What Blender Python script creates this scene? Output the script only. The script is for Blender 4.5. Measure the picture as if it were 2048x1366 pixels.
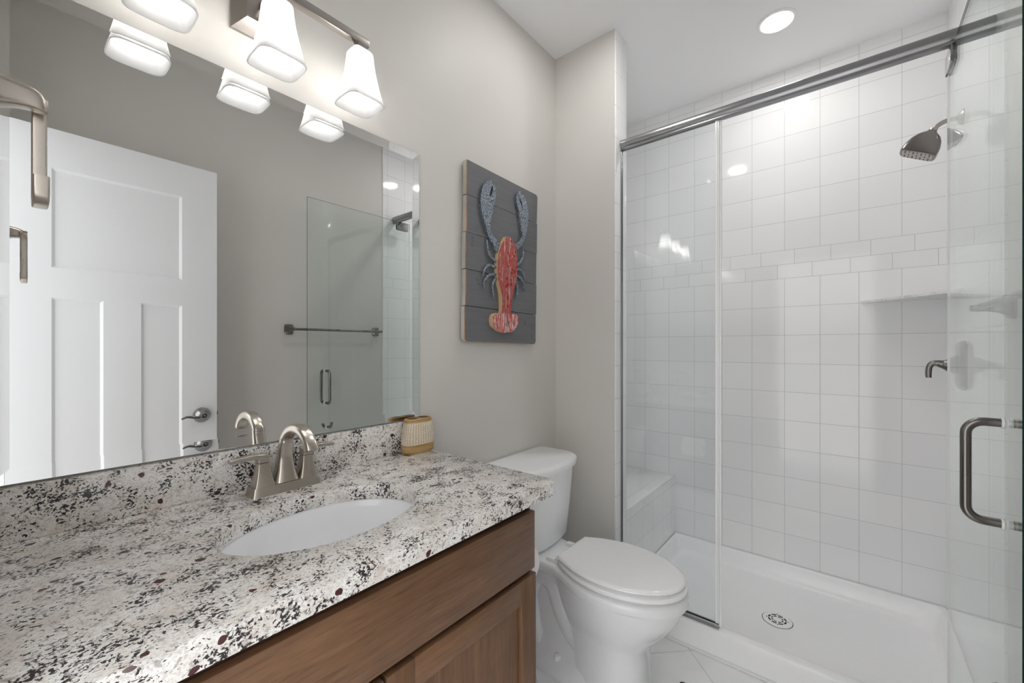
import bpy, bmesh, math, random
from mathutils import Vector, Matrix
from math import pi, sin, cos, radians, sqrt

C = bpy.context.scene.collection
for o in list(bpy.data.objects):
    bpy.data.objects.remove(o, do_unlink=True)
random.seed(7)

# ------------------------------------------------------------------ camera
scn = bpy.context.scene
F_PX = 826.6
cam_d = bpy.data.cameras.new('camera')
cam = bpy.data.objects.new('camera', cam_d)
C.objects.link(cam)
cam.location = (0.0, 0.0, 1.267)
cam.rotation_euler = (pi / 2, 0, radians(39.44))
cam_d.sensor_width = 36.0
cam_d.lens = F_PX * 36.0 / 2048.0
cam_d.shift_y = 9.8 / 2048.0
cam_d.clip_start = 0.01
scn.camera = cam

# ------------------------------------------------------------------ exposure, sky light through the open doorway
scn.view_settings.view_transform = 'Standard'
scn.view_settings.look = 'None'
scn.view_settings.exposure = 1.0
scn.view_settings.gamma = 1.0
scn.view_settings.use_curve_mapping = False
world = bpy.data.worlds.new('world')
scn.world = world
world.use_nodes = True
bg = world.node_tree.nodes['Background']
bg.inputs[0].default_value = (1.0, 1.0, 1.0, 1)
bg.inputs[1].default_value = 1.15
BULB_L = 15.5        # the three vanity bulbs
DOWN_L = 56.0        # the recessed shower light
FAN_L = 44.0        # the recessed light over the toilet, mirrored in the shower tile
scn.cycles.max_bounces = 16
scn.cycles.diffuse_bounces = 10
scn.cycles.glossy_bounces = 6
scn.cycles.transparent_max_bounces = 16
scn.cycles.sample_clamp_indirect = 0.0
scn.cycles.caustics_reflective = False
scn.cycles.caustics_refractive = False

# ------------------------------------------------------------------ measures of the room (metres, camera over the origin)
XL, XR = -1.179, 0.326        # mirror wall, opposite wall
YN, YP, YB = -0.03, 1.785, 2.633   # doorway wall, partition, shower back wall
PB, PX = 1.902, -0.845        # partition back, partition end
ZC = 2.743                    # ceiling
ZK = 0.914                    # counter top
ZF = 0.113                    # shower curb

# ------------------------------------------------------------------ materials
def lin(c):
    return tuple(((v / 255) / 12.92 if v / 255 <= 0.04045 else ((v / 255 + 0.055) / 1.055) ** 2.4) for v in c) + (1.0,)

class NT:
    def __init__(s, name):
        s.m = bpy.data.materials.new(name)
        s.m.use_nodes = True
        s.t = s.m.node_tree
        s.n = s.t.nodes
        s.b = s.n['Principled BSDF']
        s.out = s.n['Material Output']
    def add(s, kind, **kw):
        nd = s.n.new(kind)
        for k, v in kw.items():
            setattr(nd, k, v)
        return nd
    def link(s, a, b):
        s.t.links.new(a, b)
    def math(s, op, a, b=None, clamp=False):
        nd = s.add('ShaderNodeMath', operation=op, use_clamp=clamp)
        for i, v in enumerate((a, b)):
            if v is None:
                continue
            if isinstance(v, (int, float)):
                nd.inputs[i].default_value = v
            else:
                s.link(v, nd.inputs[i])
        return nd.outputs[0]
    def coords(s):
        return s.add('ShaderNodeTexCoord').outputs['Object']
    def mapping(s, scale=(1, 1, 1), loc=(0, 0, 0), rot=(0, 0, 0), vec=None):
        mp = s.add('ShaderNodeMapping')
        mp.inputs['Scale'].default_value = scale
        mp.inputs['Location'].default_value = loc
        mp.inputs['Rotation'].default_value = rot
        s.link(vec if vec is not None else s.coords(), mp.inputs['Vector'])
        return mp.outputs[0]
    def noise(s, vec, scale, detail=2.0, rough=0.5, dist=0.0):
        nd = s.add('ShaderNodeTexNoise')
        nd.inputs['Scale'].default_value = scale
        nd.inputs['Detail'].default_value = detail
        nd.inputs['Roughness'].default_value = rough
        nd.inputs['Distortion'].default_value = dist
        s.link(vec, nd.inputs['Vector'])
        return nd.outputs[0]
    def voronoi(s, vec, scale, feature='F1', rnd=1.0):
        nd = s.add('ShaderNodeTexVoronoi', feature=feature)
        nd.inputs['Scale'].default_value = scale
        nd.inputs['Randomness'].default_value = rnd
        s.link(vec, nd.inputs['Vector'])
        return nd
    def ramp(s, fac, stops, interp='LINEAR'):
        nd = s.add('ShaderNodeValToRGB')
        cr = nd.color_ramp
        cr.interpolation = interp
        while len(cr.elements) < len(stops):
            cr.elements.new(0.5)
        for e, (p, c) in zip(cr.elements, stops):
            e.position = p
            e.color = c if not isinstance(c, (int, float)) else (c, c, c, 1)
        s.link(fac, nd.inputs[0])
        return nd.outputs[0]
    def mix(s, fac, a, b):
        nd = s.add('ShaderNodeMix', data_type='RGBA')
        if isinstance(fac, (int, float)):
            nd.inputs[0].default_value = fac
        else:
            s.link(fac, nd.inputs[0])
        for i, v in ((6, a), (7, b)):
            if isinstance(v, tuple):
                nd.inputs[i].default_value = v
            else:
                s.link(v, nd.inputs[i])
        return nd.outputs[2]
    def bump(s, h, strength, dist=0.001):
        nd = s.add('ShaderNodeBump')
        nd.inputs['Strength'].default_value = strength
        nd.inputs['Distance'].default_value = dist
        s.link(h, nd.inputs['Height'])
        s.link(nd.outputs[0], s.b.inputs['Normal'])
        return nd.outputs[0]
    def base(s, c, rough=0.5, metal=0.0, spec=0.5):
        if isinstance(c, tuple):
            s.b.inputs['Base Color'].default_value = c
        else:
            s.link(c, s.b.inputs['Base Color'])
        if isinstance(rough, (int, float)):
            s.b.inputs['Roughness'].default_value = rough
        else:
            s.link(rough, s.b.inputs['Roughness'])
        s.b.inputs['Metallic'].default_value = metal
        s.b.inputs['Specular IOR Level'].default_value = spec
        return s.m

def paint(name, rgb, rough=0.55, bump=0.12, scale=260):
    t = NT(name)
    v = t.coords()
    n = t.noise(v, scale, 3)
    big = t.noise(v, 1.7, 2)
    c = t.mix(t.ramp(big, [(0.3, 0.0), (0.7, 1.0)]), lin(rgb), lin([min(255, x + 3) for x in rgb]))
    t.bump(n, bump, 0.0006)
    return t.base(c, rough, 0, 0.35)

def plain(name, rgb, rough=0.4, metal=0.0, spec=0.5):
    t = NT(name)
    n = t.noise(t.coords(), 40, 2)
    c = t.mix(n, lin(rgb), lin([min(255, x + 4) for x in rgb]))
    return t.base(c, rough, metal, spec)

def brushed(name, rgb, rough=0.28, stretch=(4, 90, 90)):
    t = NT(name)
    n = t.noise(t.coords(), 9, 1, 0.4)
    c = t.mix(n, lin([x * 0.97 for x in rgb]), lin(rgb))
    r = t.ramp(n, [(0.3, rough - 0.02), (0.7, rough + 0.03)])
    return t.base(c, r, 1.0)

def brick(t, u, v, w, h, offset, mortar=0.0011):
    cx = t.add('ShaderNodeCombineXYZ')
    t.link(u, cx.inputs[0])
    t.link(v, cx.inputs[1])
    b = t.add('ShaderNodeTexBrick')
    b.offset = offset
    b.offset_frequency = 2
    b.squash = 1.0
    b.inputs['Scale'].default_value = 1.0
    b.inputs['Mortar Size'].default_value = mortar
    b.inputs['Mortar Smooth'].default_value = 0.35
    b.inputs['Bias'].default_value = 0.0
    b.inputs['Brick Width'].default_value = w
    b.inputs['Row Height'].default_value = h
    b.inputs['Color1'].default_value = lin((238, 238, 239))
    b.inputs['Color2'].default_value = lin((242, 242, 242))
    b.inputs['Mortar'].default_value = lin((190, 190, 192))
    t.link(cx.outputs[0], b.inputs['Vector'])
    return b

def finish_tile(t, col, fac, rough=0.07):
    v = t.coords()
    wav = t.noise(v, 9, 2)
    fine = t.noise(v, 120, 2)
    h = t.math('SUBTRACT', t.math('ADD', t.math('MULTIPLY', wav, 0.9), t.math('MULTIPLY', fine, 0.10)), t.math('MULTIPLY', fac, 1.2))
    t.bump(h, 0.22, 0.0012)
    r = t.math('ADD', t.math('MULTIPLY', fac, 0.5), rough)
    return t.base(col, r, 0, 0.5)

def shower_tile(name, axis, u0):
    """six inch wall tile with a two-row band of running bond below eye height"""
    t = NT(name)
    sp = t.add('ShaderNodeSeparateXYZ')
    t.link(t.coords(), sp.inputs[0])
    u = t.math('SUBTRACT', sp.outputs[axis], u0)
    z = sp.outputs[2]
    lo = brick(t, u, t.math('SUBTRACT', z, 0.115), 0.1525, 0.1515, 0.0)
    mid = brick(t, t.math('ADD', u, 0.033 + 0.07625), t.math('SUBTRACT', z, 1.630), 0.1525, 0.0755, 0.5)
    up = brick(t, u, t.math('SUBTRACT', z, 1.781), 0.1525, 0.152, 0.0)
    a = t.math('GREATER_THAN', z, 1.630)
    b = t.math('GREATER_THAN', z, 1.781)
    col = t.mix(b, t.mix(a, lo.outputs[0], mid.outputs[0]), up.outputs[0])
    fac = t.mix(b, t.mix(a, lo.outputs[1], mid.outputs[1]), up.outputs[1])
    return finish_tile(t, col, fac)

def flat_tile(name, ax, ay, u0, v0, w, h, rot=0.0, rough=0.08, mortar=0.0011, tint=None):
    t = NT(name)
    sp = t.add('ShaderNodeSeparateXYZ')
    t.link(t.mapping(rot=(0, 0, rot)), sp.inputs[0])
    b = brick(t, t.math('SUBTRACT', sp.outputs[ax], u0), t.math('SUBTRACT', sp.outputs[ay], v0), w, h, 0.0, mortar)
    if tint:
        b.inputs['Color1'].default_value = lin(tint)
        b.inputs['Color2'].default_value = lin([x + 3 for x in tint])
    return finish_tile(t, b.outputs[0], b.outputs[1], rough)

def granite(name):
    t = NT(name)
    v0 = t.mapping((1.0, 0.85, 1.0), rot=(0.2, 0.1, 0.5))
    wob = t.add('ShaderNodeVectorMath', operation='ADD')
    nz = t.add('ShaderNodeTexNoise')
    nz.inputs['Scale'].default_value = 60
    nz.inputs['Detail'].default_value = 3
    t.link(v0, nz.inputs['Vector'])
    sc = t.add('ShaderNodeVectorMath', operation='SCALE')
    sc.inputs['Scale'].default_value = 0.010
    t.link(nz.outputs[1], sc.inputs[0])
    t.link(v0, wob.inputs[0])
    t.link(sc.outputs[0], wob.inputs[1])
    v = wob.outputs[0]
    cloud = t.noise(v, 22, 4, 0.6)
    base = t.ramp(cloud, [(0.30, lin((222, 216, 209))), (0.46, lin((238, 234, 229))), (0.62, lin((246, 245, 243)))])
    grain = t.noise(v, 300, 3, 0.7)
    base = t.mix(t.ramp(grain, [(0.38, 0.5), (0.54, 0.0)]), base, lin((176, 166, 157)))
    rosy = t.noise(v, 34, 3, 0.6)
    base = t.mix(t.ramp(rosy, [(0.58, 0.0), (0.68, 0.4)]), base, lin((206, 184, 174)))
    # grey translucent quartz patches
    gq = t.noise(v, 110, 4, 0.65)
    base = t.mix(t.ramp(gq, [(0.56, 0.0), (0.62, 0.65)]), base, lin((152, 147, 144)))
    # clustered black mica flecks
    clus = t.noise(v, 24, 3, 0.6)
    fl = t.noise(v, 230, 4, 0.6, 0.3)
    f = t.math('ADD', fl, t.math('MULTIPLY', t.math('SUBTRACT', clus, 0.5), 0.66))
    base = t.mix(t.ramp(f, [(0.567, 0.0), (0.595, 1.0)]), base, lin((52, 49, 51)))
    # burgundy garnets
    vo = t.voronoi(v, 46)
    pick = t.add('ShaderNodeSeparateColor')
    t.link(vo.outputs['Color'], pick.inputs[0])
    g = t.math('MULTIPLY', t.math('LESS_THAN', vo.outputs['Distance'], 0.24), t.math('GREATER_THAN', pick.outputs[0], 0.84))
    base = t.mix(g, base, lin((78, 44, 48)))
    n2 = t.noise(v0, 160, 2)
    t.bump(n2, 0.02, 0.0004)
    return t.base(base, 0.16, 0, 0.5)

def wood(name, axis, rgb1=(100, 72, 51), rgb2=(136, 101, 73)):
    t = NT(name)
    s = [34, 34, 34]
    s[axis] = 2.2
    v = t.mapping(tuple(s))
    n = t.noise(v, 1.5, 6, 0.65, 0.7)
    s2 = [420, 420, 420]
    s2[axis] = 14
    pores = t.noise(t.mapping(tuple(s2)), 1.0, 3, 0.6)
    blotch = t.noise(t.coords(), 5.5, 3, 0.6)
    c = t.ramp(n, [(0.25, lin(rgb1)), (0.5, lin([(a + b) / 2 for a, b in zip(rgb1, rgb2)])), (0.78, lin(rgb2))])
    c = t.mix(t.ramp(blotch, [(0.35, 0.0), (0.65, 0.38)]), c, lin([x * 0.80 for x in rgb1]))
    c = t.mix(t.ramp(pores, [(0.32, 0.5), (0.46, 0.0)]), c, lin([x * 0.6 for x in rgb1]))
    t.bump(pores, 0.05, 0.0003)
    return t.base(c, 0.38, 0, 0.4)

def glass(name, tint):
    """clear pane: tinted see-through mixed with a mirror-like reflection that grows at grazing angles"""
    t = NT(name)
    t.n.remove(t.b)
    tr = t.add('ShaderNodeBsdfTransparent')
    tr.inputs[0].default_value = tint
    gl = t.add('ShaderNodeBsdfGlossy')
    gl.inputs['Roughness'].default_value = 0.0
    gl.inputs['Color'].default_value = (1, 1, 1, 1)
    lw = t.add('ShaderNodeLayerWeight')
    lw.inputs['Blend'].default_value = 0.5
    p = t.math('POWER', lw.outputs['Facing'], 5.0)
    f = t.math('ADD', t.math('MULTIPLY', p, 0.72), 0.04)
    mx = t.add('ShaderNodeMixShader')
    t.link(f, mx.inputs[0])
    t.link(tr.outputs[0], mx.inputs[1])
    t.link(gl.outputs[0], mx.inputs[2])
    t.link(mx.outputs[0], t.out.inputs[0])
    return t.m

def emission(name, rgb, strength):
    t = NT(name)
    t.b.inputs['Base Color'].default_value = (0.9, 0.9, 0.9, 1)
    t.b.inputs['Emission Color'].default_value = rgb + (1,)
    t.b.inputs['Emission Strength'].default_value = strength
    return t.m

def frosted(name, refl, trans):
    t = NT(name)
    t.n.remove(t.b)
    d = t.add('ShaderNodeBsdfDiffuse')
    d.inputs[0].default_value = (refl, refl, refl, 1)
    tl = t.add('ShaderNodeBsdfTranslucent')
    tl.inputs[0].default_value = (trans, trans, trans, 1)
    g = t.add('ShaderNodeBsdfGlossy')
    g.inputs['Roughness'].default_value = 0.35
    a = t.add('ShaderNodeAddShader')
    t.link(d.outputs[0], a.inputs[0])
    t.link(tl.outputs[0], a.inputs[1])
    m = t.add('ShaderNodeMixShader')
    m.inputs[0].default_value = 0.04
    t.link(a.outputs[0], m.inputs[1])
    t.link(g.outputs[0], m.inputs[2])
    t.link(m.outputs[0], t.out.inputs[0])
    return t.m

M = {}
M['wall'] = paint('greige_paint', (211, 208, 203), 0.5)
M['ceiling'] = paint('ceiling_paint', (238, 238, 239), 0.8, 0.05)
M['trim'] = paint('white_trim_paint', (236, 236, 236), 0.35, 0.02)
M['door'] = paint('white_door_paint', (228, 229, 231), 0.35, 0.02)
M['tile_x'] = shower_tile('white_shower_tile_back', 0, 0.0265)
M['tile_y'] = shower_tile('white_shower_tile_side', 1, 1.943)
M['tile_end'] = shower_tile('white_shower_tile_end', 1, 1.8445)
M['floor'] = flat_tile('floor_tile', 0, 1, 0.905, 1.642, 0.33, 0.33, radians(-45), 0.22, 0.0016, (240, 240, 241))
M['bench_front'] = flat_tile('bench_front_tile', 1, 2, 1.966 - 2.27, 0.412 - 0.1525 * 4, 0.1525, 0.1525, mortar=0.0016)
M['bench_top'] = flat_tile('bench_top_tile', 0, 1, -0.915 + 1.0 - 0.1525 * 4, 1.9 - 2.27, 0.1525, 0.9, mortar=0.0016)
M['granite'] = granite('speckled_granite')
M['wood_y'] = wood('stained_wood_across', 1)
M['wood_z'] = wood('stained_wood_upright', 2)
M['wood_dark'] = wood('stained_wood_frame', 1, (58, 42, 34), (84, 62, 50))
M['porcelain'] = plain('white_porcelain', (240, 241, 243), 0.05)
M['acrylic'] = plain('white_acrylic', (248, 248, 249), 0.22)
M['plastic'] = plain('white_plastic', (243, 243, 244), 0.12)
M['nickel'] = brushed('brushed_nickel', (196, 188, 178), 0.26)
M['nickel_soft'] = brushed('satin_nickel', (176, 170, 164), 0.33)
M['nickel_dark'] = brushed('dark_brushed_nickel', (128, 124, 121), 0.28)
M['chrome'] = plain('polished_nickel', (150, 150, 150), 0.08, 1.0)
M['rail'] = brushed('brushed_steel_rail', (158, 158, 160), 0.3, (3, 120, 120))
M['black'] = plain('black', (14, 14, 15), 0.5)
M['rubber'] = plain('dark_gap', (30, 30, 32), 0.7)
M['seal'] = plain('clear_seal', (250, 250, 250), 0.1)
M['glass'] = glass('clear_shower_glass', (0.950, 0.975, 0.964, 1))
M['glass_fixed'] = glass('clear_fixed_glass', (0.968, 0.980, 0.984, 1))
M['glass_edge'] = plain('green_glass_edge', (12, 52, 50), 0.1)
M['mirror_edge'] = plain('mirror_edge', (70, 74, 76), 0.2, 0.6)
M['paper'] = plain('toilet_paper', (240, 240, 240), 0.9, 0, 0.1)
M['lens_room'] = emission('lit_room_light_lens', (1.0, 0.99, 0.975), FAN_L)
M['marble'] = None
M['shade'] = frosted('frosted_shade_glass', 0.17, 0.58)
M['bulb'] = emission('lit_bulb', (1.0, 0.97, 0.93), BULB_L)
M['lens'] = emission('lit_downlight_lens', (1.0, 0.98, 0.95), DOWN_L)

t = NT('silvered_mirror')
t.base((0.90, 0.91, 0.91, 1), 0.0, 1.0)
M['mirror'] = t.m

t = NT('white_marble')
vv = t.noise(t.mapping((6, 6, 6)), 2.5, 6, 0.6, 1.2)
M['marble'] = t.base(t.ramp(vv, [(0.47, lin((232, 232, 232))), (0.5, lin((200, 200, 202))), (0.53, lin((234, 234, 234)))]), 0.2)

t = NT('grey_washed_board')
n1 = t.noise(t.mapping((30, 3, 40)), 2.0, 5, 0.6)
n2 = t.noise(t.coords(), 14, 3, 0.6)
c = t.ramp(n1, [(0.3, lin((103, 104, 107))), (0.7, lin((112, 113, 117)))])
c = t.mix(t.ramp(n2, [(0.66, 0.0), (0.72, 0.5)]), c, lin((66, 66, 70)))
t.bump(n1, 0.03, 0.0004)
M['board'] = t.base(c, 0.6)
t = NT('grey_board_edge')
M['board_edge'] = t.base(t.ramp(t.noise(t.mapping((10, 10, 3)), 3, 3), [(0.35, lin((176, 172, 164))), (0.7, lin((196, 192, 184)))]), 0.7)
t = NT('rubbed_raw_wood_edge')
M['raw'] = t.base(t.ramp(t.noise(t.mapping((20, 20, 5)), 4, 4), [(0.35, lin((196, 128, 66))), (0.55, lin((168, 120, 78))), (0.66, lin((110, 108, 108)))]), 0.7)

t = NT('hammered_blue_grey_metal')
vo = t.voronoi(t.coords(), 130)
nn = t.noise(t.coords(), 60, 3)
col = t.mix(vo.outputs['Distance'], lin((172, 180, 190)), lin((70, 82, 98)))
col = t.mix(t.ramp(nn, [(0.4, 0.0), (0.7, 0.5)]), col, lin((120, 132, 146)))
t.bump(vo.outputs['Distance'], 0.9, 0.003)
M['hammered'] = t.base(col, 0.38, 0.55)

def stripes(name, tail=False):
    t = NT(name)
    co = t.coords()
    n = t.noise(t.mapping((1, 130, 9)), 1.0, 4, 0.65)
    if tail:
        c = t.ramp(n, [(0.30, lin((24, 22, 24))), (0.40, lin((226, 200, 196))), (0.47, lin((190, 60, 58))), (0.56, lin((186, 44, 46))), (0.60, lin((220, 190, 182))), (0.66, lin((40, 34, 36)))], 'CONSTANT')
    else:
        c = t.ramp(n, [(0.28, lin((38, 30, 30))), (0.34, lin((158, 128, 122))), (0.42, lin((172, 36, 36))), (0.48, lin((168, 104, 98))), (0.52, lin((184, 44, 42))), (0.58, lin((166, 128, 120))), (0.63, lin((222, 208, 196)))], 'CONSTANT')
        vo = t.voronoi(t.mapping((0.0, 1, 1)), 36)
        pk = t.add('ShaderNodeSeparateColor')
        t.link(vo.outputs['Color'], pk.inputs[0])
        d = t.math('MULTIPLY', t.math('LESS_THAN', vo.outputs['Distance'], 0.30), t.math('GREATER_THAN', pk.outputs[1], 0.35))
        c = t.mix(d, c, lin((160, 24, 26)))
    w = t.noise(t.mapping((1, 60, 40)), 1.0, 4, 0.7)
    c = t.mix(t.ramp(w, [(0.62, 0.0), (0.66, 0.8)]), c, lin((196, 176, 166)))
    t.bump(n, 0.15, 0.0008)
    return t.base(c, 0.5)
M['lobster'] = stripes('worn_red_paint')
M['lobster_tail'] = stripes('striped_tail_paint', True)
M['ply'] = plain('pale_plywood_edge', (214, 184, 140), 0.7)

t = NT('cream_woven_band')
ch = t.add('ShaderNodeTexChecker')
sp = t.add('ShaderNodeSeparateXYZ')
t.link(t.coords(), sp.inputs[0])
ang = t.math('MULTIPLY', t.math('ARCTAN2', sp.outputs[0], t.math('MULTIPLY', sp.outputs[1], 0.55)), 18 / pi)
zz = t.math('MULTIPLY', sp.outputs[2], 620.0)
wv = t.math('MULTIPLY', t.math('SINE', t.math('ADD', t.math('MULTIPLY', ang, pi), zz)), t.math('SINE', t.math('SUBTRACT', t.math('MULTIPLY', ang, pi), zz)))
c = t.ramp(t.math('ADD', t.math('MULTIPLY', wv, 0.5), 0.5), [(0.25, lin((200, 172, 128))), (0.5, lin((238, 228, 212)))])
t.bump(wv, 0.7, 0.002)
M['woven'] = t.base(c, 0.6)
t = NT('tan_wrapped_fibre')
n = t.noise(t.mapping((8, 8, 260)), 1.0, 3)
t.bump(n, 0.3, 0.001)
M['fibre'] = t.base(t.ramp(n, [(0.3, lin((150, 118, 72))), (0.7, lin((206, 172, 118)))]), 0.6)
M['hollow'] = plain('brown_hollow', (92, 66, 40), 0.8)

# ------------------------------------------------------------------ mesh helpers
def nb():
    return bmesh.new()

def add_box(bm, x0, x1, y0, y1, z0, z1, bev=0.0, seg=2, mi=0):
    vs = [bm.verts.new(p) for p in ((x0, y0, z0), (x1, y0, z0), (x1, y1, z0), (x0, y1, z0), (x0, y0, z1), (x1, y0, z1), (x1, y1, z1), (x0, y1, z1))]
    fs = [bm.faces.new([vs[i] for i in q]) for q in ((0, 3, 2, 1), (4, 5, 6, 7), (0, 1, 5, 4), (1, 2, 6, 5), (2, 3, 7, 6), (3, 0, 4, 7))]
    for f in fs:
        f.material_index = mi
    if bev:
        es = list({e for f in fs for e in f.edges})
        r = bmesh.ops.bevel(bm, geom=es, offset=bev, segments=seg, profile=0.5, affect='EDGES')
        for f in r['faces']:
            f.material_index = mi
    return vs

def add_loft(bm, rings, cap0=True, cap1=True, closed=True, mi=0):
    vr = [[bm.verts.new(p) for p in r] for r in rings]
    n = len(vr[0])
    for a, b in zip(vr, vr[1:]):
        for i in range(n if closed else n - 1):
            j = (i + 1) % n
            f = bm.faces.new((a[i], a[j], b[j], b[i]))
            f.material_index = mi
    if cap0:
        bm.faces.new(list(reversed(vr[0]))).material_index = mi
    if cap1:
        bm.faces.new(vr[-1]).material_index = mi
    return vr

def frames(pts):
    pts = [Vector(p) for p in pts]
    tang = []
    for i in range(len(pts)):
        a = pts[max(0, i - 1)]
        b = pts[min(len(pts) - 1, i + 1)]
        tang.append((b - a).normalized())
    up = Vector((0, 0, 1)) if abs(tang[0].z) < 0.9 else Vector((1, 0, 0))
    nrm = (up - tang[0] * up.dot(tang[0])).normalized()
    out = []
    for i, tg in enumerate(tang):
        if i:
            nrm = (nrm - tg * nrm.dot(tg)).normalized()
        out.append((pts[i], tg, nrm, tg.cross(nrm)))
    return out

def smooth_path(pts, sub=6):
    P = [Vector(p) for p in pts]
    out = []
    for i in range(len(P) - 1):
        p0 = P[max(0, i - 1)]
        p1, p2 = P[i], P[i + 1]
        p3 = P[min(len(P) - 1, i + 2)]
        for k in range(sub):
            s = k / sub
            out.append(0.5 * ((2 * p1) + (p2 - p0) * s + (2 * p0 - 5 * p1 + 4 * p2 - p3) * s * s + (3 * p1 - p0 - 3 * p2 + p3) * s ** 3))
    out.append(P[-1])
    return out

def lerp_list(vals, n):
    out = []
    for i in range(n):
        s = i / (n - 1) * (len(vals) - 1)
        k = min(int(s), len(vals) - 2)
        out.append(vals[k] + (vals[k + 1] - vals[k]) * (s - k))
    return out

def add_tube(bm, pts, rad, n=16, flat=None, power=2.0, caps=True, mi=0):
    """sweep of a (super)ellipse; rad and flat are numbers or lists along the path (flat = second half-width)"""
    fr = frames(pts)
    k = len(fr)
    R = [rad] * k if isinstance(rad, (int, float)) else lerp_list(rad, k)
    Q = R if flat is None else ([flat] * k if isinstance(flat, (int, float)) else lerp_list(flat, k))
    rings = []
    for (p, tg, a, b), r, q in zip(fr, R, Q):
        ring = []
        for i in range(n):
            th = 2 * pi * i / n
            cc, ss = cos(th), sin(th)
            e = 2.0 / power
            ring.append(p + a * (r * math.copysign(abs(cc) ** e, cc)) + b * (q * math.copysign(abs(ss) ** e, ss)))
        rings.append(ring)
    return add_loft(bm, rings, caps, caps, mi=mi)

def add_lathe(bm, prof, centre, axis='Z', n=32, cap0=True, cap1=True, mi=0):
    c = Vector(centre)
    rings = []
    for r, h in prof:
        ring = []
        for i in range(n):
            th = 2 * pi * i / n
            if axis == 'Z':
                ring.append(c + Vector((r * cos(th), r * sin(th), h)))
            elif axis == 'X':
                ring.append(c + Vector((h, r * cos(th), r * sin(th))))
            else:
                ring.append(c + Vector((r * sin(th), h, r * cos(th))))
        rings.append(ring)
    return add_loft(bm, rings, cap0, cap1, mi=mi)

def sellipse(cx, cy, a, b, z, n=40, power=2.0, a2=None):
    """superellipse outline; a2 = extent towards -x when it differs"""
    out = []
    e = 2.0 / power
    for i in range(n):
        th = 2 * pi * i / n
        cc, ss = cos(th), sin(th)
        ax = a if cc >= 0 or a2 is None else a2
        out.append(Vector((cx + ax * math.copysign(abs(cc) ** e, cc), cy + b * math.copysign(abs(ss) ** e, ss), z)))
    return out

def rrect(x0, x1, y0, y1, r, z, n=6):
    out = []
    for cx, cy, a0 in ((x1 - r, y1 - r, 0), (x0 + r, y1 - r, 90), (x0 + r, y0 + r, 180), (x1 - r, y0 + r, 270)):
        for i in range(n + 1):
            th = radians(a0 + 90 * i / n)
            out.append(Vector((cx + r * cos(th), cy + r * sin(th), z)))
    return out

def add_prism(bm, outline, fn0, fn1, bev=0.0, mi=0, mi_side=None):
    """flat outline (2D points) lifted to two 3D faces by fn0 / fn1"""
    a = [bm.verts.new(fn0(p)) for p in outline]
    b = [bm.verts.new(fn1(p)) for p in outline]
    n = len(a)
    f0 = bm.faces.new(list(reversed(a)))
    f1 = bm.faces.new(b)
    f0.material_index = f1.material_index = mi
    for i in range(n):
        j = (i + 1) % n
        f = bm.faces.new((a[i], a[j], b[j], b[i]))
        f.material_index = mi if mi_side is None else mi_side
    if bev:
        bmesh.ops.bevel(bm, geom=list(f1.edges), offset=bev, segments=3, profile=0.5, affect='EDGES')

def root_of(o):
    while o.parent:
        o = o.parent
    return o

def obj(name, bm, mats, parent=None, ang=38, recalc=True):
    if recalc:
        bmesh.ops.recalc_face_normals(bm, faces=bm.faces)
    lim = radians(ang)
    for e in bm.edges:
        e.smooth = not (len(e.link_faces) == 2 and e.calc_face_angle(0.0) > lim)
    for f in bm.faces:
        f.smooth = ang > 1
    if parent is not None:
        bmesh.ops.translate(bm, verts=bm.verts, vec=-root_of(parent).location)
    me = bpy.data.meshes.new(name)
    bm.to_mesh(me)
    bm.free()
    for m in (mats if isinstance(mats, (list, tuple)) else [mats]):
        me.materials.append(M[m] if isinstance(m, str) else m)
    o = bpy.data.objects.new(name, me)
    C.objects.link(o)
    if parent is not None:
        o.parent = parent
    return o

def thing(name, label, cat, loc, group=None):
    o = bpy.data.objects.new(name, None)
    C.objects.link(o)
    o.empty_display_size = 0.05
    o.location = loc
    o['label'] = label
    o['category'] = cat
    if group:
        o['group'] = group
    return o

def tag(o, label, cat):
    o['label'] = label
    o['category'] = cat
    return o

def struct(name, bm, mats, parent=None, label=None, cat=None):
    o = obj(name, bm, mats, parent)
    if parent is None:
        o['kind'] = 'structure'
        o['label'] = label
        o['category'] = cat
    return o

# ================================================================== THE ROOM
bm = nb(); add_box(bm, XL - 0.1, XR + 0.1, -0.14, YB + 0.1, -0.05, 0.0)
struct('floor', bm, 'floor', label='white floor laid with large square tiles on the diagonal', cat='floor')
bm = nb(); add_box(bm, XL - 0.1, XR + 0.1, -0.14, YB + 0.1, ZC, ZC + 0.05)
struct('ceiling', bm, 'ceiling', label='flat pale ceiling over the bathroom and the shower', cat='ceiling')
bm = nb(); add_box(bm, XL - 0.1, XL, -0.14, PB, 0, ZC)
struct('wall_left', bm, 'wall', label='greige painted wall behind the mirror, the lobster board and the toilet tank', cat='wall')
bm = nb(); add_box(bm, XR + 0.006, XR + 0.1, -0.14, 1.75, 0, ZC)
struct('wall_right', bm, 'wall', label='greige painted wall with the towel bar, seen in the mirror', cat='wall')
bm = nb()
add_box(bm, XL, -0.62, -0.14, YN, 0, ZC)
add_box(bm, -0.62, 0.19, -0.14, YN, 2.17, ZC)
add_box(bm, 0.19, XR + 0.006, -0.14, YN, 0, ZC)
struct('wall_near', bm, 'wall', label='greige wall with the doorway, carrying the towel ring', cat='wall')
bm = nb(); add_box(bm, XL, PX - 0.008, YP, PB - 0.008, 0, ZC)
struct('wall_partition', bm, 'wall', label='short greige partition wall between the toilet and the shower', cat='wall')
bm = nb()
add_box(bm, PX - 0.008, PX, YP + 0.001, PB, 0, ZC, 0.0015, 2)
struct('wall_partition_end', bm, 'tile_end', label='narrow white tiled end of the partition wall beside the glass panel', cat='wall')
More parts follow.
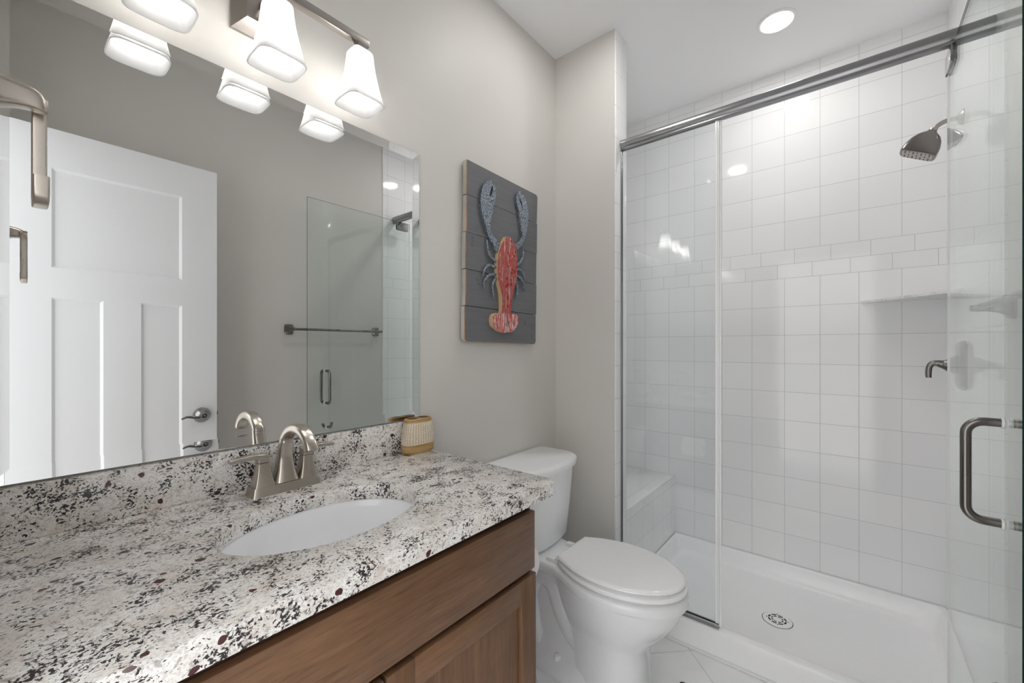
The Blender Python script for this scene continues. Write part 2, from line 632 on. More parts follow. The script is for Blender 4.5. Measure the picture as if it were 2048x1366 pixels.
bm = nb(); add_box(bm, XL, PX - 0.008, PB - 0.008, PB, 0, ZC)
struct('wall_partition_shower_side', bm, 'tile_x', label='white tiled shower side of the partition wall', cat='wall')
bm = nb(); add_box(bm, XL - 0.1, XR + 0.1, YB, YB + 0.1, 0, ZC)
struct('wall_back', bm, 'tile_x', label='white tiled back wall of the shower with a band of half-height tiles', cat='wall')
bm = nb(); add_box(bm, XR, XR + 0.1, 1.75, YB, 0, ZC)
struct('wall_right_shower', bm, 'tile_y', label='white tiled side wall of the shower carrying the shower head and valve', cat='wall')
bm = nb(); add_box(bm, XL - 0.1, XL, PB, YB, 0, ZC)
struct('wall_left_shower', bm, 'tile_y', label='white tiled side wall over the shower bench', cat='wall')
bm = nb()
add_box(bm, XL, XL + 0.014, 0.875, YP, 0, 0.10, 0.003)
add_box(bm, XL + 0.014, PX - 0.008, YP - 0.014, YP, 0, 0.10, 0.003)
struct('baseboard_left', bm, 'trim', label='white baseboard behind the toilet', cat='baseboard')
bm = nb(); add_box(bm, XR - 0.008, XR + 0.006, YN, 1.74, 0, 0.10, 0.003)
struct('baseboard_right', bm, 'trim', label='white baseboard along the towel bar wall', cat='baseboard')
bm = nb()
for x0, x1, z0, z1 in ((0.192, 0.262, 0, 2.25), (-0.62, 0.192, 2.17, 2.25)):
    add_box(bm, x0, x1, YN, YN + 0.018, z0, z1, 0.003)
    add_box(bm, x0 + 0.012, x1 - 0.012, YN + 0.018, YN + 0.023, z0, z1 - 0.01, 0.002)
struct('trim_1', bm, 'trim', label='white casing around the doorway, a strip of it in the mirror corner', cat='trim')
bm = nb(); add_box(bm, PX, XR, 1.811, 1.8215, 0, 0.010, 0.003)
struct('trim_2', bm, 'trim', label='white caulked strip where the shower curb meets the floor', cat='trim')
bm = nb()
add_box(bm, XR - 0.004, XR, YB - 0.004, YB, ZF, ZC, 0.0)
add_box(bm, XL, XR, YB - 0.003, YB, ZC - 0.004, ZC, 0.0)
struct('trim_3', bm, 'trim', label='white caulk line in the tiled shower corner', cat='trim')

# ---- the bathroom door, folded back against the towel bar wall
def panelled(bm, X, xb, y0, y1, z0, z1, panels, dep=0.009, sl=0.010):
    """door slab with recessed panels in its face at x = X (facing -x)"""
    ys = sorted({y0, y1} | {p[0] for p in panels} | {p[1] for p in panels})
    zs = sorted({z0, z1} | {p[2] for p in panels} | {p[3] for p in panels})
    def inside(a, b, c, d):
        return any(p[0] - 1e-6 <= a and b <= p[1] + 1e-6 and p[2] - 1e-6 <= c and d <= p[3] + 1e-6 for p in panels)
    for a, b in zip(ys, ys[1:]):
        for c, d in zip(zs, zs[1:]):
            if not inside(a, b, c, d):
                bm.faces.new([bm.verts.new(p) for p in ((X, a, c), (X, a, d), (X, b, d), (X, b, c))])
    for a, b, c, d in panels:
        o = [(a, c), (a, d), (b, d), (b, c)]
        i = [(a + sl, c + sl), (a + sl, d - sl), (b - sl, d - sl), (b - sl, c + sl)]
        vo = [bm.verts.new((X, y, z)) for y, z in o]
        vi = [bm.verts.new((X + dep, y, z)) for y, z in i]
        for k in range(4):
            m = (k + 1) % 4
            bm.faces.new((vo[k], vo[m], vi[m], vi[k]))
        bm.faces.new(vi)
    q = [(y0, z0), (y0, z1), (y1, z1), (y1, z0)]
    vf = [bm.verts.new((X, y, z)) for y, z in q]
    vb = [bm.verts.new((xb, y, z)) for y, z in q]
    for k in range(4):
        m = (k + 1) % 4
        bm.faces.new((vf[k], vb[k], vb[m], vf[m]))
    bm.faces.new(list(reversed(vb)))
    bmesh.ops.remove_doubles(bm, verts=bm.verts, dist=1e-5)

DX = 0.155
door = bpy.data.objects.new('door_1', None)
C.objects.link(door)
door.location = (DX + 0.0175, 0.325, 0.0)
door['kind'] = 'structure'
door['label'] = 'white three-panel door with a lever handle, reflected in the mirror'
door['category'] = 'door'
bm = nb()
panelled(bm, DX, DX + 0.035, -0.012, 0.672, 0.012, 2.150, [(0.108, 0.530, 1.587, 1.992), (0.108, 0.258, 0.24, 1.465), (0.381, 0.530, 0.24, 1.465)])
obj('door_slab', bm, 'door', door, 20)
bm = nb()
LC = (DX, 0.608, 0.926)
add_lathe(bm, [(0.0365, 0), (0.0365, -0.003), (0.034, -0.007), (0.026, -0.018), (0.017, -0.028), (0.0135, -0.034), (0.0135, -0.046), (0.011, -0.050)], LC, 'X', 40)
hd = obj('door_lever', bm, 'chrome', door)
bm = nb()
pth = smooth_path([(DX - 0.042, 0.608, 0.926), (DX - 0.044, 0.588, 0.920), (DX - 0.044, 0.565, 0.923), (DX - 0.046, 0.540, 0.928), (DX - 0.048, 0.518, 0.921)], 6)
add_tube(bm, pth, [0.010, 0.0085, 0.007, 0.006, 0.004], 14, [0.0055, 0.0055, 0.005, 0.0045, 0.004])
obj('lever_arm', bm, 'chrome', hd)
bm = nb()
add_lathe(bm, [(0.006, -0.050), (0.006, -0.053), (0.003, -0.0545)], LC, 'X', 20)
obj('lock_button', bm, 'chrome', hd)
bm = nb()
add_box(bm, DX + 0.011, DX + 0.024, 0.672, 0.680, 0.917, 0.936, 0.002)
obj('latch_bolt', bm, 'nickel_dark', door)

# ================================================================== VANITY
CF = -0.635                 # face of drawer front and doors
v = thing('vanity_cabinet', 'brown stained wood vanity cabinet under the speckled counter', 'cabinet', (-0.9, 0.42, 0))
bm = nb()
zt_ = ZK - 0.034
add_box(bm, XL, CF - 0.038, -0.018, 0.000, 0.10, zt_)
add_box(bm, XL, CF - 0.038, 0.850, 0.868, 0.10, zt_)
add_box(bm, XL, XL + 0.008, 0.000, 0.850, 0.10, zt_)
add_box(bm, XL + 0.008, CF - 0.038, 0.000, 0.850, 0.10, 0.118)
obj('cabinet_body', bm, 'wood_dark', v)
bm = nb()
add_box(bm, CF - 0.038, CF - 0.019, -0.018, 0.868, 0.10, 0.140)
add_box(bm, CF - 0.038, CF - 0.019, -0.018, 0.868, 0.660, 0.720)
add_box(bm, CF - 0.038, CF - 0.019, -0.018, 0.868, 0.815, zt_)
add_box(bm, CF - 0.038, CF - 0.019, -0.018, 0.022, 0.140, 0.815)
add_box(bm, CF - 0.038, CF - 0.019, 0.828, 0.868, 0.140, 0.815)
add_box(bm, CF - 0.038, CF - 0.019, 0.400, 0.450, 0.140, 0.660)
obj('face_frame', bm, 'wood_dark', v)
bm = nb(); add_box(bm, XL + 0.01, CF - 0.075, -0.018, 0.868, 0.0, 0.10)
obj('toe_kick', bm, 'wood_dark', v)
bm = nb(); add_box(bm, CF - 0.019, CF, -0.012, 0.866, 0.694, 0.842, 0.0025, 2)
obj('drawer_front', bm, 'wood_y', v)
for y0, y1 in ((0.425, 0.871), (-0.014, 0.418)):
    sw = 0.060
    bm = nb(); add_box(bm, CF - 0.017, CF - 0.010, y0 + sw, y1 - sw, 0.175, 0.620)
    d = obj('door', bm, 'wood_z', v)
    for a, b in ((y0, y0 + sw), (y1 - sw, y1)):
        bm = nb(); add_box(bm, CF - 0.019, CF, a, b, 0.115, 0.680, 0.002, 2)
        obj('stile', bm, 'wood_z', d)
    for a, b in ((0.620, 0.680), (0.115, 0.175)):
        bm = nb(); add_box(bm, CF - 0.019, CF - 0.0003, y0 + sw, y1 - sw, a, b, 0.002, 2)
        obj('rail', bm, 'wood_y', d)

# countertop with an oval cut-out
SX, SY, SA, SB = -0.858, 0.430, 0.138, 0.200
def offset_ring(pts, d):
    n = len(pts)
    out = []
    for i in range(n):
        a, b, c = pts[i - 1], pts[i], pts[(i + 1) % n]
        e1 = (b - a); e2 = (c - b)
        n1 = Vector((-e1.y, e1.x, 0)); n2 = Vector((-e2.y, e2.x, 0))
        m = Vector((0, 0, 0))
        for q in (n1, n2):
            if q.length > 1e-9:
                m += q.normalized()
        if m.length < 1e-9:
            out.append(b.copy()); continue
        m.normalize()
        out.append(b + m * d)
    return out
def counter_outline(z):
    pts = [Vector((XL, 0.920, z)), Vector((XL, -0.028, z)), Vector((-0.600, -0.028, z))]
    r = 0.022
    for i in range(9):
        th = radians(i * 90 / 8)
        pts.append(Vector((-0.600 - r + r * cos(th), 0.920 - r + r * sin(th), z)))
    return pts
bm = nb()
z0, z1, r = ZK - 0.034, ZK, 0.004
outer = counter_outline(0.0)
hole = list(reversed(sellipse(SX, SY, SA, SB, 0.0, 72)))
def walls(ring, zs):
    loops = []
    for ins, z in zs:
        src = offset_ring(ring, ins) if ins else ring
        loops.append([bm.verts.new((p.x, p.y, z)) for p in src])
    n = len(ring)
    for a, b in zip(loops, loops[1:]):
        for i in range(n):
            j = (i + 1) % n
            bm.faces.new((a[i], a[j], b[j], b[i]))
    return loops
prof = [(0.0, z0), (0.0, z1 - r), (r * 0.3, z1 - r * 0.3), (r, z1)]
lo = walls(outer, prof)
lh = walls(hole, prof)
for k in (0, -1):
    es = []
    for ring in (lo[k], lh[k]):
        n = len(ring)
        for i in range(n):
            es.append(bm.edges.get((ring[i], ring[(i + 1) % n])))
    bmesh.ops.triangle_fill(bm, edges=es, use_beauty=True)
tag(obj('countertop', bm, 'granite', None, 30), 'speckled white, black and burgundy granite vanity countertop with an oval sink cut-out', 'countertop')
bm = nb(); add_box(bm, XL, XL + 0.022, -0.028, 0.920, ZK, ZK + 0.100, 0.0025, 2)
tag(obj('backsplash', bm, 'granite'), 'low upright strip of speckled granite between the counter and the mirror', 'backsplash')

s = thing('sink', 'white oval porcelain sink set under the granite counter', 'sink', (SX, SY, ZK - 0.19))
bm = nb()
rings = []
zt = ZK - 0.034
for k, (f, dz) in enumerate(((1.12, -0.012), (1.12, -0.0005), (1.025, -0.0005), (1.005, -0.006), (0.985, -0.03), (0.93, -0.075), (0.82, -0.115), (0.62, -0.140), (0.35, -0.150), (0.12, -0.152))):
    rings.append(sellipse(SX, SY, SA * f, SB * f, zt + dz, 64))
add_loft(bm, rings, False, True)
obj('basin', bm, 'porcelain', s, 60)
bm = nb(); add_lathe(bm, [(0.024, 0.0), (0.024, 0.003), (0.018, 0.004), (0.006, 0.002)], (SX, SY, zt - 0.1515), 'Z', 28)
obj('drain', bm, 'nickel', s)

# ---- faucet
FX, FY = -1.090, 0.436
fc = thing('faucet', 'brushed nickel two-handle faucet with an arched spout behind the sink', 'faucet', (FX, FY, ZK))
def frustum(bm, cx, cy, z0, z1, ax0, ay0, ax1, ay1, mid=None, p=6.0, n=32):
    rings = []
    steps = 8
    for i in range(steps + 1):
        s = i / steps
        e = s if mid is None else 1 - (1 - s) ** mid
        rings.append(sellipse(cx, cy, ax0 + (ax1 - ax0) * e, ay0 + (ay1 - ay0) * e, z0 + (z1 - z0) * s, n, p))
    add_loft(bm, rings)
bm = nb()
frustum(bm, FX, FY, ZK, ZK + 0.021, 0.0285, 0.0815, 0.0235, 0.0765, None, 14, 64)
obj('base', bm, 'nickel', fc)
bm = nb()
arc = [(FX, FY, ZK + 0.020), (FX - 0.002, FY, ZK + 0.050), (FX - 0.001, FY, ZK + 0.085), (FX + 0.008, FY, ZK + 0.118)]
cxa, cza, ra = FX + 0.073, ZK + 0.102, 0.055
for a in (158, 140, 120, 100, 80, 60, 42, 26, 14):
    arc.append((cxa + ra * 1.28 * cos(radians(a)), FY, cza + ra * sin(radians(a))))
pth = smooth_path(arc, 4)
add_tube(bm, pth, [0.0225, 0.0170, 0.0140, 0.0125, 0.0118, 0.0114, 0.0112, 0.0112, 0.0112, 0.0114, 0.0118, 0.0122, 0.0125], 28, [0.0295, 0.0215, 0.0170, 0.0152, 0.0143, 0.0138, 0.0136, 0.0136, 0.0136, 0.0138, 0.0142, 0.0146, 0.0150], 3.6)
obj('spout', bm, 'nickel', fc)
for sgn in (-1, 1):
    hy = FY + sgn * 0.0515
    bm = nb()
    frustum(bm, FX, hy, ZK + 0.021, ZK + 0.075, 0.0215, 0.0225, 0.0120, 0.0125, 1.6, 10)
    h = obj('handle', bm, 'nickel', fc)
    bm = nb()
    frustum(bm, FX, hy, ZK + 0.0765, ZK + 0.086, 0.0122, 0.0127, 0.0124, 0.0128, None, 8)
    pl = smooth_path([(FX, hy - sgn * 0.0125, ZK + 0.0875), (FX, hy, ZK + 0.0895), (FX + 0.001, hy + sgn * 0.022, ZK + 0.0925), (FX + 0.002, hy + sgn * 0.045, ZK + 0.0925), (FX + 0.003, hy + sgn * 0.070, ZK + 0.0905)], 5)
    add_tube(bm, pl, [0.0045, 0.0070, 0.0060, 0.0050, 0.0045], 24, [0.0120, 0.0125, 0.0115, 0.0100, 0.0085], 6)
    obj('lever', bm, 'nickel', h)

# ---- toothbrush holder
TX, TY = -1.127, 0.872
th = thing('toothbrush_holder', 'tan and cream woven-texture toothbrush holder in the counter corner', 'toothbrush holder', (TX, TY, ZK))
def th_ring(f, z, a=0.030, b=0.059):
    return sellipse(TX, TY, a * f, b * f, z, 48, 2.6)
bm = nb()
add_loft(bm, [th_ring(0.90, ZK), th_ring(0.98, ZK + 0.004), th_ring(1.01, ZK + 0.016), th_ring(1.015, ZK + 0.030)])
obj('base', bm, 'fibre', th)
bm = nb()
add_loft(bm, [th_ring(1.015, ZK + 0.030), th_ring(1.03, ZK + 0.034), th_ring(1.02, ZK + 0.055), th_ring(0.96, ZK + 0.080), th_ring(0.89, ZK + 0.100), th_ring(0.87, ZK + 0.101)])
obj('woven_band', bm, 'woven', th)
bm = nb()
add_loft(bm, [th_ring(0.87, ZK + 0.100), th_ring(0.86, ZK + 0.107), th_ring(0.845, ZK + 0.112), th_ring(0.80, ZK + 0.1135)])
rim = obj('rim', bm, 'fibre', th)
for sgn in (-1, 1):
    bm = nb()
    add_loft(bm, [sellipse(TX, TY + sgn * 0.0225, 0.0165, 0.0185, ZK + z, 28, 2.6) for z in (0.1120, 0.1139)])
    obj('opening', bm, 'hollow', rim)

# ---- mirror
mi = thing('mirror', 'frameless rectangular wall mirror with a slanted rim over the vanity', 'mirror', (XL, 0.45, 1.018))
y0, y1, z0, z1 = -0.028, 0.912, 1.018, 1.940
bw, XM, tilt = 0.028, XL + 0.0055, 0.00150
bm = nb()
q = [(y0 + bw, z0 + bw), (y1 - bw, z0 + bw), (y1 - bw, z1 - bw), (y0 + bw, z1 - bw)]
bm.faces.new([bm.verts.new((XM, y, z)) for y, z in q])
obj('glass_face', bm, 'mirror', mi, recalc=False)
bm = nb()
o4 = [(y0, z0), (y1, z0), (y1, z1), (y0, z1)]
vi = [bm.verts.new((XM, y, z)) for y, z in q]
vo = [bm.verts.new((XM + tilt, y, z)) for y, z in o4]
for k in range(4):
    m = (k + 1) % 4
    bm.faces.new((vo[k], vo[m], vi[m], vi[k]))
obj('bevel', bm, 'mirror', mi, 0.1, recalc=False)
bm = nb()
va = [bm.verts.new((XM + tilt, y, z)) for y, z in o4]
vb = [bm.verts.new((XL, y, z)) for y, z in o4]
for k in range(4):
    m = (k + 1) % 4
    bm.faces.new((va[k], vb[k], vb[m], va[m]))
bm.faces.new(vb)
obj('backing', bm, 'mirror_edge', mi, recalc=False)

# ---- vanity light
vl = thing('vanity_light', 'brushed nickel three-light bar fixture with frosted glass shades over the mirror', 'wall lamp', (XL, 0.407, 2.11))
bm = nb()
pz = 2.113
ring = []
for hx, hz, x in ((0.064, 0.064, XL), (0.064, 0.064, XL + 0.008), (0.061, 0.061, XL + 0.011), (0.059, 0.059, XL + 0.013), (0.040, 0.040, XL + 0.036), (0.038, 0.038, XL + 0.038)):
    ring.append([Vector((x, 0.407 + a * hx, pz + b * hz)) for a, b in ((-1, -1), (1, -1), (1, 1), (-1, 1))])
add_loft(bm, ring)
obj('backplate', bm, 'nickel_soft', vl, 20)
bm = nb(); add_box(bm, XL + 0.036, -1.066, 0.395, 0.419, 2.106, 2.124, 0.003)
obj('arm', bm, 'nickel_soft', vl)
BZ = 2.118
bm = nb(); add_box(bm, -1.072, -1.050, 0.168, 0.646, BZ - 0.009, BZ + 0.013, 0.003)
obj('bar', bm, 'nickel_soft', vl)
SHX = -1.062
prof = [(0.0130, 2.0885), (0.0255, 2.0880), (0.0285, 2.0845), (0.0298, 2.078), (0.0312, 2.060), (0.0335, 2.040), (0.0370, 2.018), (0.0415, 1.995), (0.0465, 1.972), (0.0515, 1.952), (0.0550, 1.940)]
for yc in (0.191, 0.407, 0.622):
    bm = nb()
    frustum(bm, SHX, yc, 2.085, BZ - 0.006, 0.021, 0.021, 0.010, 0.010, None, 7)
    obj('socket', bm, 'nickel_soft', vl)
    bm = nb()
    outer_r = [sellipse(SHX, yc, r, r, z, 48, 4.6) for r, z in prof]
    inner_r = [sellipse(SHX, yc, r - 0.003, r - 0.003, z - (0.003 if i < 3 else 0), 48, 4.6) for i, (r, z) in enumerate(prof)]
    add_loft(bm, outer_r + list(reversed(inner_r)), False, False)
    obj('shade', bm, 'shade', vl, 50)
    bm = nb()
    add_lathe(bm, [(0.004, -0.030), (0.014, -0.027), (0.023, -0.019), (0.0285, -0.006), (0.0295, 0.006), (0.026, 0.020), (0.019, 0.033), (0.014, 0.045), (0.012, 0.058)], (SHX, yc, 2.006), 'Z', 28)
    obj('bulb', bm, 'bulb', vl, 60)

# ---- recessed lights
def recessed(x, y, label, lens, k=1.0):
    dl = thing('recessed_light', label, 'ceiling lamp', (x, y, ZC), 'recessed ceiling lights')
    bm = nb()
    add_lathe(bm, [(r * k, h) for r, h in ((0.078, 0.0), (0.078, -0.003), (0.074, -0.005), (0.062, -0.005), (0.058, -0.002), (0.058, 0.0))], (x, y, ZC), 'Z', 48, False, False)
    obj('trim_ring', bm, 'trim', dl)
    bm = nb()
    add_lathe(bm, [(0.058 * k, -0.0015), (0.0565 * k, -0.0025), (0.02 * k, -0.003)], (x, y, ZC), 'Z', 48, False, True)
    obj('lens', bm, lens, dl)
recessed(-0.264, 2.214, 'round recessed ceiling light glowing over the shower', 'lens')
recessed(-0.740, 1.396, 'recessed ceiling light above the toilet, seen as a bright glint in the shower tile', 'lens_room')

# ================================================================== LOBSTER BOARD
wa = thing('wall_art', 'grey plank board with a red and blue-grey metal lobster hung on the wall', 'wall art', (XL, 1.35, 1.634))
BYC, BZC, BH, BV = 1.350, 1.634, 0.2315, 0.3525
def rot_yz(p, a=radians(-1.15)):
    y, z = p[0], p[1]
    return (BYC + y * cos(a) - z * sin(a), BZC + y * sin(a) + z * cos(a))
XB0, XB1 = XL + 0.007, -1.150
bm = nb()
edges = [-BV, -0.214, -0.071, 0.073, 0.218, BV]
for i in range(5):
    a, b = edges[i] + (0.0016 if i else 0), edges[i + 1] - (0.0016 if i < 4 else 0)
    out = []
    rr = 0.016
    def corner(cy, cz, a0, on, sharp):
        if not on:
            return [sharp]
        return [(cy + rr * cos(radians(a0 + 15 * k)), cz + rr * sin(radians(a0 + 15 * k))) for k in range(7)]
    j = 0.0015 * (1 if i % 2 else -1)
    out += corner(BH - rr, b - rr, 0, i == 4, (BH + j, b))
    out += corner(-BH + rr, b - rr, 90, False, (-BH + j, b))
    out += corner(-BH + rr, a + rr, 180, i == 0, (-BH + j, a))
    out += corner(BH - rr, a + rr, 270, i == 0, (BH + j, a))
    out = [rot_yz(p) for p in out]
    add_prism(bm, out, lambda p: (XB0, p[0], p[1]), lambda p: (XB1, p[0], p[1]), 0.0, 0, 1)
for f in bm.faces:
    f.normal_update()
bmesh.ops.recalc_face_normals(bm, faces=bm.faces)
es = [e for e in bm.edges if all(abs(w.co.x - XB1) < 1e-6 for w in e.verts) and e.calc_length() > 0.1 and abs(e.verts[0].co.z - e.verts[1].co.z) > 0.1]
es += [e for e in bm.edges if all(abs(w.co.x - XB1) < 1e-6 for w in e.verts) and e not in es and (max(w.co.z for w in e.verts) < BZC - 0.33)]
r_ = bmesh.ops.bevel(bm, geom=es, offset=0.0022, segments=1, profile=0.5, affect='EDGES')
for f in r_['faces']:
    f.material_index = 2
obj('board', bm, ['board', 'board_edge', 'raw'], wa, 30)
LCLAW = [(1.2411, 1.9444), (1.2195, 1.9298), (1.2022, 1.9086), (1.1927, 1.8822), (1.1882, 1.8547), (1.1889, 1.8261), (1.1946, 1.8014), (1.2041, 1.7774), (1.2176, 1.7541), (1.2273, 1.727), (1.2411, 1.7031), (1.2651, 1.6862), (1.2712, 1.6711), (1.2897, 1.6553), (1.298, 1.6787), (1.3064, 1.6996), (1.2856, 1.7065), (1.2651, 1.7188), (1.2471, 1.7392), (1.2411, 1.7621), (1.2491, 1.7827), (1.2591, 1.8175), (1.2651, 1.8462), (1.2753, 1.8761), (1.2806, 1.9049), (1.2782, 1.9232), (1.2672, 1.9322), (1.2611, 1.9236), (1.2619, 1.9103), (1.2531, 1.8888), (1.2431, 1.8726), (1.2411, 1.8828), (1.2451, 1.9027), (1.2551, 1.9218), (1.2611, 1.9371), (1.2571, 1.9453)]
RCLAW = [(1.4377, 1.9565), (1.4543, 1.9533), (1.4735, 1.9366), (1.4882, 1.9168), (1.497, 1.8892), (1.499, 1.8597), (1.498, 1.8295), (1.4931, 1.7984), (1.4833, 1.7754), (1.4711, 1.7462), (1.4543, 1.7222), (1.4306, 1.7002), (1.4213, 1.6913), (1.4074, 1.7018), (1.4051, 1.7129), (1.4259, 1.7256), (1.4447, 1.7468), (1.4566, 1.7728), (1.4495, 1.7889), (1.4424, 1.8166), (1.4353, 1.8501), (1.4283, 1.8716), (1.4176, 1.8979), (1.4134, 1.9199), (1.419, 1.9374), (1.4236, 1.9431), (1.4283, 1.9386), (1.4315, 1.922), (1.4424, 1.9045), (1.4566, 1.8818), (1.4566, 1.8966), (1.4471, 1.9146), (1.433, 1.9312), (1.4306, 1.9466)]
BODY = [(1.3473, 1.7357), (1.3600, 1.7335), (1.3705, 1.7273), (1.3862, 1.7121), (1.3994, 1.6913), (1.4063, 1.6624), (1.4085, 1.6259), (1.4074, 1.5855), (1.4047, 1.555), (1.3914, 1.5234), (1.3793, 1.4922), (1.3731, 1.4652), (1.3653, 1.4349), (1.3627, 1.4051), (1.3088, 1.4019), (1.3098, 1.4308), (1.3074, 1.4692), (1.3025, 1.5007), (1.2893, 1.5312), (1.2821, 1.5621), (1.2807, 1.5999), (1.2845, 1.6322), (1.2927, 1.6655), (1.3074, 1.6938), (1.3247, 1.7165), (1.3360, 1.7300)]
TAIL = [(1.3065, 1.4064), (1.2784, 1.4047), (1.2604, 1.3988), (1.25, 1.3857), (1.2477, 1.3669), (1.2547, 1.35), (1.2736, 1.3412), (1.288, 1.3322), (1.3124, 1.3264), (1.3273, 1.3246), (1.3475, 1.3274), (1.368, 1.3289), (1.389, 1.3385), (1.4076, 1.3608), (1.4167, 1.3814), (1.413, 1.398), (1.3943, 1.4069), (1.3629, 1.405)]
LEGS = [[(1.2286, 1.699), (1.2309, 1.6714), (1.2378, 1.6477), (1.2563, 1.629), (1.2848, 1.6177)], [(1.206, 1.5499), (1.2105, 1.569), (1.2263, 1.5898), (1.2447, 1.5973), (1.2848, 1.5938)], [(1.2105, 1.5043), (1.2105, 1.5228), (1.2263, 1.5464), (1.2493, 1.5603), (1.2848, 1.5667)], [(1.2705, 1.4681), (1.2657, 1.4914), (1.261, 1.5193), (1.2728, 1.5397), (1.2896, 1.5514)], [(1.4639, 1.7115), (1.4668, 1.6878), (1.4583, 1.6589), (1.4417, 1.6391), (1.4172, 1.6234)], [(1.4809, 1.5689), (1.4752, 1.582), (1.4611, 1.6008), (1.4417, 1.6084), (1.4172, 1.6048)], [(1.4752, 1.518), (1.4724, 1.5401), (1.4583, 1.5626), (1.4417, 1.5742), (1.4172, 1.5761)], [(1.4145, 1.4779), (1.4253, 1.5043), (1.4253, 1.528), (1.4199, 1.5477), (1.4091, 1.5532)]]
def plate(name, pts, x0, x1, bev, mats, side=None, smooth=True):
    if smooth:
        cl = [(0, p[0], p[1]) for p in pts]
        n = len(cl)
        ext = [cl[-1]] + cl + [cl[0], cl[1]]
        sp_ = smooth_path(ext, 3)
        pts = [(w.y, w.z) for w in sp_[3:3 + 3 * n]]
    bm = nb()
    add_prism(bm, pts, lambda p: (x0, p[0], p[1]), lambda p: (x1, p[0], p[1]), bev, 0, side)
    if side is not None:
        pass
    bmesh.ops.triangulate(bm, faces=[f for f in bm.faces if len(f.verts) > 4])
    return obj(name, bm, mats, wa, 30)
for cl in (LCLAW, RCLAW):
    plate('claw', cl, -1.149, -1.1375, 0.0026, 'hammered')
for lg in LEGS:
    pth = smooth_path([(-1.1415, p[0], p[1]) for p in lg], 5)
    bm = nb()
    add_tube(bm, pth, [0.0030, 0.0048, 0.0060, 0.0066, 0.0066], 10, [0.0030, 0.0048, 0.0060, 0.0066, 0.0066])
    for w in bm.verts:
        w.co.x = -1.1415 + (w.co.x + 1.1415) * 0.8
    obj('leg', bm, 'hammered', wa, 60)
plate('lobster_body', BODY, -1.1495, -1.129, 0.0018, ['lobster', 'ply'], 1)
plate('tail_fin', TAIL, -1.1495, -1.1275, 0.0018, ['lobster_tail', 'ply'], 1)
for yy, zz in ((1.335, 1.3565), (1.3475, 1.7010), (1.2760, 1.6790)):
    bm = nb()
    xx = -1.1275 if zz < 1.5 else (-1.129 if yy > 1.3 else -1.1375)
    add_lathe(bm, [(0.0042, -0.001), (0.0040, 0.0008), (0.002, 0.0018)], (xx, yy, zz), 'X', 14)
    obj('screw', bm, 'chrome', wa)

# ================================================================== TOILET
TC = 1.432
to = thing('toilet', 'white two-piece toilet with closed lid between the vanity and the partition', 'toilet', (-0.72, TC, 0))
def egg(xb, xw, xf, hb, hw, z, n=28, tipw=2.0):
    """outline: straight back of half-width hb at xb, widest hw at xw, rounded front at xf"""
    side = []
    for i in range(n + 1):
        s = i / n
        if s < 0.5:
            q = s / 0.5
            x = xb + (xw - xb) * q
            h = hw - (hw - hb) * (1 - q) ** 2
        else:
            th = (s - 0.5) / 0.5 * pi / 2
            x = xw + (xf - xw) * sin(th)
            h = hw * max(0.0, cos(th)) ** (2.0 / tipw)
        side.append((x, h))
    a = [Vector((x, TC - h, z)) for x, h in side]
    b = [Vector((x, TC + h, z)) for x, h in reversed(side[:-1])]
    return a + b
bm = nb()
sl = [  # z, xb, xw, xf, hb, hw
    (0.000, -0.80, -0.665, -0.548, 0.085, 0.119),
    (0.012, -0.80, -0.665, -0.546, 0.086, 0.120),
    (0.060, -0.80, -0.665, -0.552, 0.083, 0.114),
    (0.150, -0.81, -0.665, -0.556, 0.080, 0.110),
    (0.205, -0.82, -0.665, -0.552, 0.080, 0.111),
    (0.225, -0.83, -0.665, -0.540, 0.084, 0.117),
    (0.255, -0.84, -0.660, -0.512, 0.092, 0.132),
    (0.290, -0.85, -0.660, -0.482, 0.100, 0.148),
    (0.330, -0.86, -0.655, -0.455, 0.104, 0.162),
    (0.370, -0.87, -0.655, -0.438, 0.106, 0.172),
    (0.392, -0.88, -0.655, -0.431, 0.106, 0.176)]
add_loft(bm, [egg(xb, xw, xf, hb, hw, z) for z, xb, xw, xf, hb, hw in sl], True, False)
def deck(d, z):
    side = [(-1.130, 0.150), (-1.105, 0.160), (-1.06, 0.158), (-1.02, 0.140), (-0.985, 0.118), (-0.94, 0.106), (-0.89, 0.108), (-0.84, 0.128), (-0.79, 0.153), (-0.74, 0.171), (-0.68, 0.180)]
    for i in range(1, 15):
        th_ = i / 14 * pi / 2
        side.append((-0.68 + 0.258 * sin(th_), 0.180 * max(0, cos(th_))))
    a = [Vector((x, TC - h, z)) for x, h in side]
    b = [Vector((x, TC + h, z)) for x, h in reversed(side[:-1])]
    return offset_ring(a + b, d)
add_loft(bm, [deck(0.010, 0.386), deck(0.003, 0.388), deck(0.0, 0.395), deck(0.0, 0.412), deck(0.003, 0.421), deck(0.010, 0.424)])
# foot with the trapway
def foot(hw, x0, x1, z, p=3.2, n=48):
    return sellipse((x0 + x1) / 2, TC, (x1 - x0) / 2, hw, z, n, p)
add_loft(bm, [foot(0.112, -1.09, -0.62, 0.0), foot(0.114, -1.092, -0.62, 0.008), foot(0.108, -1.085, -0.62, 0.045), foot(0.100, -1.075, -0.63, 0.060), foot(0.076, -1.065, -0.64, 0.068), foot(0.050, -1.055, -0.66, 0.10), foot(0.042, -1.05, -0.68, 0.18), foot(0.046, -1.06, -0.70, 0.30), foot(0.070, -1.09, -0.72, 0.365), foot(0.100, -1.10, -0.74, 0.392)])
trap = smooth_path([(-0.70, TC, 0.16), (-0.80, TC, 0.13), (-0.88, TC, 0.20), (-0.93, TC, 0.30), (-1.00, TC, 0.315), (-1.045, TC, 0.24), (-1.03, TC, 0.14), (-1.00, TC, 0.06)], 6)
